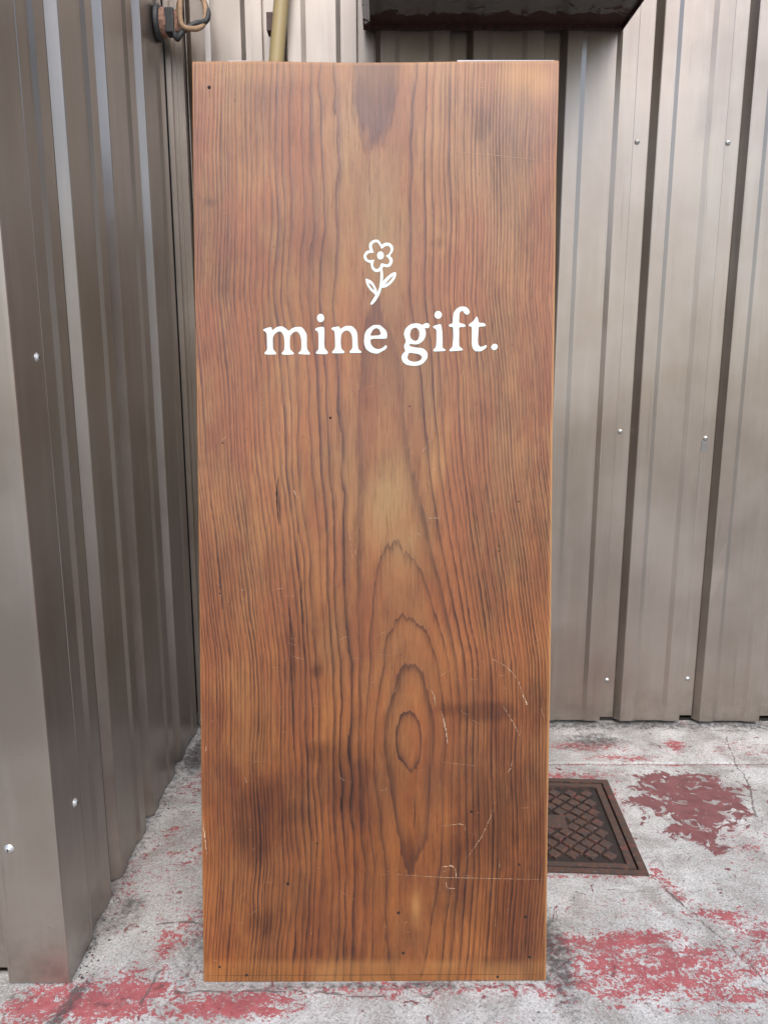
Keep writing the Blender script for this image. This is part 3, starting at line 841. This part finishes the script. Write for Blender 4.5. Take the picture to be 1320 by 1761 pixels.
painted('letter', [[n_]], 555, 540, 11)
painted('letter', [[e_, eh]], 555, 540, 11)
painted('letter', [[g_, gh1, gh2]], 680, 530, 13.2)
painted('letter', [[i2], [ell(963, 175, 83, 88)]], 680, 530, 13.2)
painted('letter', [[f_]], 765, 520, 13.2)
painted('letter', [[t_]], 765, 520, 13.2)
painted('full_stop', [[d_]], 765, 520, 13.2)
ho = [(573,290),(640,250),(680,238),(760,250),(820,310),(832,410),(755,530),(810,580),(818,650),(790,720),(740,765),(690,775),(610,752),(595,810),(545,858),(480,880),(420,865),(370,815),(345,740),(345,685),(270,660),(215,620),(188,560),(195,500),(230,440),(280,412),(325,408),(305,340),(310,255),(370,200),(455,170),(510,190),(545,225)]
hi = [(573,380),(650,320),(710,300),(750,330),(778,380),(760,450),(725,495),(660,530),(720,565),(748,620),(745,670),(710,715),(660,708),(570,680),(545,750),(520,795),(470,815),(420,790),(393,740),(400,670),(425,605),(340,625),(280,610),(243,545),(265,490),(320,460),(415,460),(380,380),(365,300),(400,250),(460,225),(510,255),(545,310)]
stem = [(550,835),(553,950),(545,1080),(530,1190),(490,1320),(430,1400),(330,1560),(345,1582),(385,1575),(450,1500),(530,1370),(575,1230),(600,1080),(612,980),(600,820)]
ll = [(228,1025),(250,1018),(350,1060),(410,1130),(470,1250),(485,1330),(450,1400),(425,1350),(330,1265),(270,1180),(240,1100)]
lli = [(290,1100),(350,1140),(400,1210),(432,1280),(370,1235),(320,1170)]
rl = [(595,1085),(680,995),(780,910),(860,875),(890,890),(890,950),(860,1030),(780,1130),(680,1205),(570,1225),(580,1130)]
rli = [(632,1165),(690,1090),(760,1010),(838,945),(800,1020),(740,1090)]
painted('flower_emblem', [[ho, hi], [stem], [ll, lli], [rl, rli], [ell(553, 518, 73, 88)]], 610, 400, 12.578)

# nail and screw holes: short dark plugs sunk in the face
HOLE = lathe_mesh('nail_hole', [(1.0, -1.0), (1.0, 0.0), (0.5, 0.02)], 10)
for (x, y, r) in ((360, 152, .0042), (495, 1521, .0042), (685, 1571, .0040), (693, 1640, .0038), (810, 1397, .0036), (903, 1578, .0040), (910, 1647, .0036), (892, 1488, .003), (424, 1678, .0036), (855, 1681, .0036), (378, 1664, .003),
                  (857, 940, .0018), (857, 949, .0018), (378, 1022, .002), (383, 763, .002), (891, 864, .002), (568, 720, .003), (545, 1452, .0026), (704, 700, .0018)):
    u, v = on_board(x, y)
    c_, s_ = math.cos(-LEAN), math.sin(-LEAN)
    h = 0.0008; r *= 0.85
    link('nail_hole', HOLE, M_HOLE, board, (u, -h * c_ - v * s_, -h * s_ + v * c_), (R(90) - LEAN, 0, 0), (r, r, 0.002))

# scratches and scuffs: hair-thin slivers of bare wood
def sliver(V, F, pts, w):
    """pts on the photo survey"""
    P = [Vector(on_board(*p)) for p in pts]
    n = len(P); b = len(V)
    for i, p in enumerate(P):
        t = (P[min(i+1, n-1)] - P[max(i-1, 0)]).normalized()
        nn = Vector((-t.y, t.x))
        k = i / (n - 1)
        ww = w * (0.25 + 0.75 * math.sin(math.pi * min(max(k, 0.02), 0.98))) * random.uniform(0.5, 1.2)
        for sgn in (-1, 1):
            a = p + nn * ww * sgn
            V.append((a.x, -0.0006, a.y))
    for i in range(n - 1):
        F.append((b+2*i, b+2*i+1, b+2*i+3, b+2*i+2))
V, F = [], []
arc = [(845,1135),(858,1140),(870,1148),(880,1158),(889,1170),(894,1182),(898,1196),(903,1206),(905,1214)]
for k in range(len(arc) - 1):
    sliver(V, F, [arc[k], ((arc[k][0]+arc[k+1][0])/2, (arc[k][1]+arc[k+1][1])/2), arc[k+1]], 0.0008 + 0.0006 * random.random() + (0.0010 if k > 5 else 0))
for pts, w in (([(740,1184),(746,1198),(749,1215)], .0011), ([(758,1225),(766,1255),(769,1280)], .0014), ([(763,1235),(768,1260)], .0008), ([(680,1505),(760,1510),(850,1512),(938,1514)], .0005), ([(760,1492),(775,1490),(783,1494)], .0014),
               ([(782,1494),(784,1506),(782,1514)], .0012), ([(766,1518),(768,1529),(783,1529)], .0012), ([(757,1422),(790,1418),(801,1421),(798,1430)], .0009), ([(880,1308),(878,1322),(872,1330)], .0010), ([(735,893),(745,892),(757,893)], .0010),
               ([(733,898),(738,895)], .0008), ([(716,917),(722,922)], .0016), ([(725,915),(727,924)], .0010), ([(349,1405),(351,1430),(356,1470)], .0014), ([(346,1230),(347,1250)], .0014), ([(355,1285),(354,1296)], .0016), ([(725,780),(738,758)], .0012),
               ([(745,815),(752,795)], .0014), ([(825,143),(833,142)], .0010), ([(822,153),(833,152)], .0010), ([(770,262),(820,266),(880,272),(955,280)], .0005), ([(367,128),(390,118),(402,113)], .0006), ([(760,1312),(815,1318)], .0006), ([(800,1480),(828,1440),(850,1390)], .0005),
               ([(865,1216),(885,1250),(893,1268)], .0006), ([(897,1247),(893,1266)], .0006), ([(640,1125),(675,1130)], .0004), ([(930,1220),(936,1240)], .0012), ([(500,1100),(512,1099)], .0012), ([(497,1107),(510,1112)], .0010), ([(848,1395),(852,1380)], .0010), ([(850,1580),(852,1600)], .0008),
               ([(505,845),(512,858)], .0020), ([(600,910),(606,960)], .0012), ([(610,935),(611,955)], .0012), ([(445,682),(462,705)], .0006), ([(470,735),(483,750)], .0006), ([(620,670),(660,660)], .0005), ([(465,1018),(470,1015)], .0012), ([(474,1016),(477,1014)], .0012)):
    sliver(V, F, pts, w * 1.15)
for k in range(110):
    x = random.uniform(360, 930); y = random.uniform(140, 1680)
    if random.random() < 0.6: y = random.uniform(1000, 1680)
    a = random.gauss(0, 0.35) if random.random() < 0.65 else random.uniform(0, math.pi)
    l = random.uniform(4, 22)
    if 440 < x < 870 and 400 < y < 640: continue
    sliver(V, F, [(x, y), (x + l*.5*math.cos(a), y + l*.5*math.sin(a) + random.uniform(-1, 1)), (x + l*math.cos(a), y + l*math.sin(a))], random.uniform(.0002, .00042))
tag(link('scratches', mesh_from('scratches', V, F), M_SCRATCH, board, (0, 0, 0), tilt), kind='stuff')

# drying splits and a scribed line near the foot
for nm, pts, w in (('split', [(479, 822), (476, 845), (477, 875), (480, 905)], .0016), ('split', [(498, 1045), (499, 1090), (501, 1130)], .0010), ('split', [(500, 1130), (502, 1170), (503, 1210), (505, 1290)], .0016), ('split', [(519, 1000), (518, 1030), (522, 1075)], .0012),
                   ('split', [(712, 1370), (713, 1400), (712, 1425)], .0008), ('scribed_line', [(353, 1679), (420, 1678.5), (560, 1678), (700, 1677.5), (850, 1677), (935, 1676.5)], .0005)):
    V, F = [], []
    dense = [tuple(p)[:2] for p in catmull([(x, y, 0) for x, y in pts], 6)]
    sliver(V, F, dense, w)
    link(nm, mesh_from(nm, V, F), M_HOLE, board, (0, 0, 0), tilt)

# a thin white strip fixed along the top behind the face, and the props that hold the board up
tv = 1.985
u0, _ = on_board(788, 106); u1, _ = on_board(961, 105)
tvr = on_board(880, 105.5)[1]; tvl = on_board(406, 106)[1]
link('top_strip', box_mesh('top_strip', u0, u1 - 0.004, THK + 0.0005, THK + 0.004, tv - 0.05, tvr + 0.0152), M_PLATE, board, (0, 0, 0), tilt)
u2, _ = on_board(388, 106); u3, _ = on_board(424, 105)
link('top_strip', box_mesh('top_strip', u2, u3, THK + 0.0005, THK + 0.004, tv - 0.05, tvl + 0.0148), M_PLATE, board, (0, 0, 0), tilt)
for sx in (-0.24, 0.24):
    top = Vector((sx, 1.30 * math.sin(LEAN) + 0.035, 1.30 * math.cos(LEAN)))
    bot = Vector((sx, 0.62, 0.004))
    bm = bmesh.new()
    d = (top - bot)
    ang = math.atan2(d.y, d.z)
    bm_box(bm, -0.018, 0.018, -0.014, 0.014, 0, d.length, 0.002)
    link('prop_leg', bm_mesh('prop_leg', bm), M_BACKWOOD, board, bot, (-ang, 0, 0))
bm = bmesh.new(); bm_box(bm, -0.29, 0.29, THK + 0.001, THK + 0.025, 1.27, 1.33, 0.002)
link('back_batten', bm_mesh('back_batten', bm), M_BACKWOOD, board, (0, 0, 0), tilt)

# ------------------------------------------------------------------ access cover in the floor
cv = tag(empty('access_cover', (COVER['cx'], COVER['cy'], 0.0), COVER['rz']), 'rusty square cast iron access cover with diamond studs beside the board', 'access cover')
hw = COVER['hw']
def ring_mesh(name, o, i, z0, z1, bev=0.0015):
    bm = bmesh.new()
    A = [(-o,-o),(o,-o),(o,o),(-o,o)]; Bq = [(-i,-i),(i,-i),(i,i),(-i,i)]
    ot = [bm.verts.new((x, y, z1)) for x, y in A]; it = [bm.verts.new((x, y, z1)) for x, y in Bq]
    ob = [bm.verts.new((x, y, z0)) for x, y in A]; ib = [bm.verts.new((x, y, z0)) for x, y in Bq]
    for k in range(4):
        j = (k+1) % 4
        bm.faces.new((ot[k], ot[j], it[j], it[k])); bm.faces.new((ob[j], ob[k], ib[k], ib[j]))
        bm.faces.new((ob[k], ob[j], ot[j], ot[k])); bm.faces.new((it[k], it[j], ib[j], ib[k]))
    bmesh.ops.bevel(bm, geom=[e_2 for e_2 in bm.edges if all(abs(v.co.z - z1) < 1e-6 for v in e_2.verts)], offset=bev, segments=2, affect='EDGES')
    return bm_mesh(name, bm)
link('frame', ring_mesh('frame', hw, hw - 0.022, -0.026, 0.003), M_IRON, cv)
li = hw - 0.0265
lid = link('lid', box_mesh('lid', -li, li, -li, li, -0.029, -0.0075, 0.003), M_LIDSHADE, cv)
link('rim', ring_mesh('rim', li - 0.0005, li - 0.022, -0.016, 0.0015), M_IRON, lid)
STUD = None
bm = bmesh.new()
bm_box(bm, -0.0158, 0.0158, -0.0158, 0.0158, -0.016, 0.0)
for v in bm.verts:
    if v.co.z > -0.001: v.co.x *= 0.90; v.co.y *= 0.90
bmesh.ops.bevel(bm, geom=list(bm.edges), offset=0.0015, segments=1, affect='EDGES')
STUD = bm_mesh('stud', bm)
pitch = 0.0365
lim = li - 0.024
n = int(lim / (pitch / math.sqrt(2))) + 1
hp = pitch / math.sqrt(2)
for i in range(-n, n + 1):
    for j in range(-n, n + 1):
        if (i + j) % 2: continue
        x, y = i * hp, j * hp
        if abs(x) > lim - 0.012 or abs(y) > lim - 0.012: continue
        if abs(x) < 0.075 and abs(y) < 0.045: continue
        link('stud', STUD, M_IRON, lid, (x, y, 0.0015 + random.uniform(-0.001, 0.001)), (random.uniform(-.02, .02), random.uniform(-.02, .02), R(45) + random.uniform(-.03, .03)))
link('key_plate', box_mesh('key_plate', -0.062, 0.062, -0.032, 0.032, -0.016, 0.0012, 0.002), M_IRON, lid)

# ------------------------------------------------------------------ dark hood on the back wall
HX0, HX1, HZ = -0.050, 0.765, 2.405
HD, HH = 0.52, 0.34
hood = tag(empty('metal_hood', ((HX0 + HX1) / 2, YW, HZ)), 'dark rusty metal hood box jutting out of the wall above the board', 'hood')
hx = (HX1 - HX0) / 2
def hood_sheet(name, x0, x1, y0, y1, z0, z1, mat, rustfn=None, n=(40, 30)):
    bm = bmesh.new()
    bm_box(bm, x0, x1, y0, y1, z0, z1)
    bmesh.ops.subdivide_edges(bm, edges=[e_2 for e_2 in bm.edges if e_2.calc_length() > 0.1], cuts=24, use_grid_fill=True)
    me = bm_mesh(name, bm)
    a = me.attributes.new('rust', 'FLOAT', 'POINT')
    a.data.foreach_set('value', [rustfn(v.co) if rustfn else 0.0 for v in me.vertices])
    return link(name, me, mat, hood)
hood_sheet('underside', -hx + .006, hx - .004, -HD + .004, -0.001, 0.012, 0.016, M_HOOD, lambda c: 1.15 * math.exp(-((c.y + 0.02) / 0.075) ** 2))
hood_sheet('rear_lip', -hx + .006, hx - .004, -0.012, -0.001, 0.0, 0.0118, M_HOOD, lambda c: 0.8)
hood_sheet('side_panel', -hx - .016, -hx + .0055, -HD, -0.001, 0.001, HH, M_HOODWHITE, lambda c: 0.6 * math.exp(-((c.y + .01) / .06) ** 2))
hood_sheet('side_panel', hx - .0035, hx + .0, -HD, -0.001, -0.001, HH, M_HOOD, lambda c: 0.5)
hood_sheet('front_panel', -hx + .006, hx - .004, -HD, -HD + .0035, 0.0, HH, M_HOOD)
hood_sheet('top_panel', -hx + .006, hx - .004, -HD + .004, -0.001, HH - .004, HH, M_HOOD)

# ------------------------------------------------------------------ mustard pipe on the back wall
py_ = YW - 0.052
pipe = tag(empty('conduit_pipe', (-0.33, py_, 0.0)), 'mustard yellow pipe running up the metal wall behind the board', 'pipe')
path = [(-0.375, 0, 0.0), (-0.375, 0, 0.5), (-0.375, 0, 1.2), (-0.372, 0, 1.8), (-0.360, 0, 2.10), (-0.343, 0, 2.28), (-0.322, 0, 2.46), (-0.300, 0, 2.65), (-0.28, 0, 2.9), (-0.27, 0, 3.25)]
link('tube', tube_mesh('tube', [(x + 0.33, y, z) for x, y, z in path], 0.0235, 24, 8), M_PIPE, pipe)
bm = bmesh.new()
bm_box(bm, -0.040, -0.016, 0.004, 0.051, 2.386, 2.440, 0.002)
link('clamp', bm_mesh('clamp', bm), M_CLAMP, pipe)

# ------------------------------------------------------------------ cable entry on the side wall
ge = tag(empty('cable_entry', (XL, 2.575, 2.385)), 'weathered black cable entry with looping tan and black cables on the side wall', 'cable entry')
rotx = (0, R(90), 0)     # lathe axis +Z turned to +X
link('wall_plate', lathe_mesh('wall_plate', [(0.046, 0.0), (0.047, 0.010), (0.040, 0.014), (0.012, 0.015)], 26, 1.15, 0.92), M_BLACK, ge, (0.001, 0, 0), rotx)
link('sealant_ring', lathe_mesh('sealant_ring', [(0.036, 0.0), (0.038, 0.008), (0.034, 0.016), (0.022, 0.020), (0.005, 0.021)], 26, 1.15, 0.92), M_CRUST, ge, (0.0145, 0, 0), rotx)
bm = bmesh.new(); bm_box(bm, 0.030, 0.058, -0.024, 0.024, -0.034, 0.036, 0.004)
link('junction_block', bm_mesh('junction_block', bm), M_BLACK, ge)
bm = bmesh.new(); bm_box(bm, 0.058, 0.070, -0.020, 0.020, -0.030, 0.030, 0.004)
link('sealant_cap', bm_mesh('sealant_cap', bm), M_CRUST, ge)
def cable(pts, r, mat):
    return link('cable', tube_mesh('cable', pts, r, 12, 8), mat, ge)
cable([(0.055, -0.01, -0.03), (0.068, -0.03, -0.055), (0.076, -0.035, -0.052), (0.094, -0.03, -0.030), (0.125, -0.02, -0.010), (0.150, 0.0, 0.004), (0.158, 0.01, 0.030), (0.145, 0.03, 0.065), (0.130, 0.05, 0.12), (0.125, 0.055, 0.3)], 0.0085, M_BLACK)
cable([(0.062, -0.005, 0.0), (0.078, -0.02, 0.048), (0.084, -0.035, 0.040), (0.083, -0.04, 0.0), (0.090, -0.04, -0.025), (0.112, -0.035, -0.030), (0.134, -0.02, -0.022), (0.146, 0.0, 0.000), (0.150, 0.01, 0.035), (0.142, 0.025, 0.075), (0.130, 0.04, 0.12), (0.128, 0.045, 0.3)], 0.0078, M_TAN)

# ------------------------------------------------------------------ grit and crumbs swept against the wall foot and round the cover
V, F = [], []
def crumb(x, y, r):
    b = len(V)
    a0 = random.uniform(0, 6.28)
    for k in range(4):
        a = a0 + k * 1.57 + random.uniform(-.4, .4)
        q = r * random.uniform(.6, 1.2)
        V.append((x + q * math.cos(a), y + q * math.sin(a) * .8, 0.0005))
    V.append((x + random.uniform(-.3, .3) * r, y, r * random.uniform(.4, .9)))
    F.extend([(b, b+1, b+4), (b+1, b+2, b+4), (b+2, b+3, b+4), (b+3, b, b+4)])
for k in range(420):
    crumb(random.uniform(XL + .02, 1.9), YW - 0.012 - abs(random.gauss(0, .022)), random.uniform(.0015, .0045))
for k in range(160):
    crumb(XL + 0.006 + abs(random.gauss(0, .018)), random.uniform(YF, YW), random.uniform(.0015, .004))
for k in range(90):
    crumb(random.uniform(-.9, 1.5), random.uniform(1.2, 2.6), random.uniform(.0012, .0034))
tag(link('grit', mesh_from('grit', V, F), mat_simple('dark_grit', (0.055, 0.045, 0.038), 0.95, 0, 0.5, 90)), 'dark grit and crumbs swept along the foot of the walls', 'grit', kind='stuff')
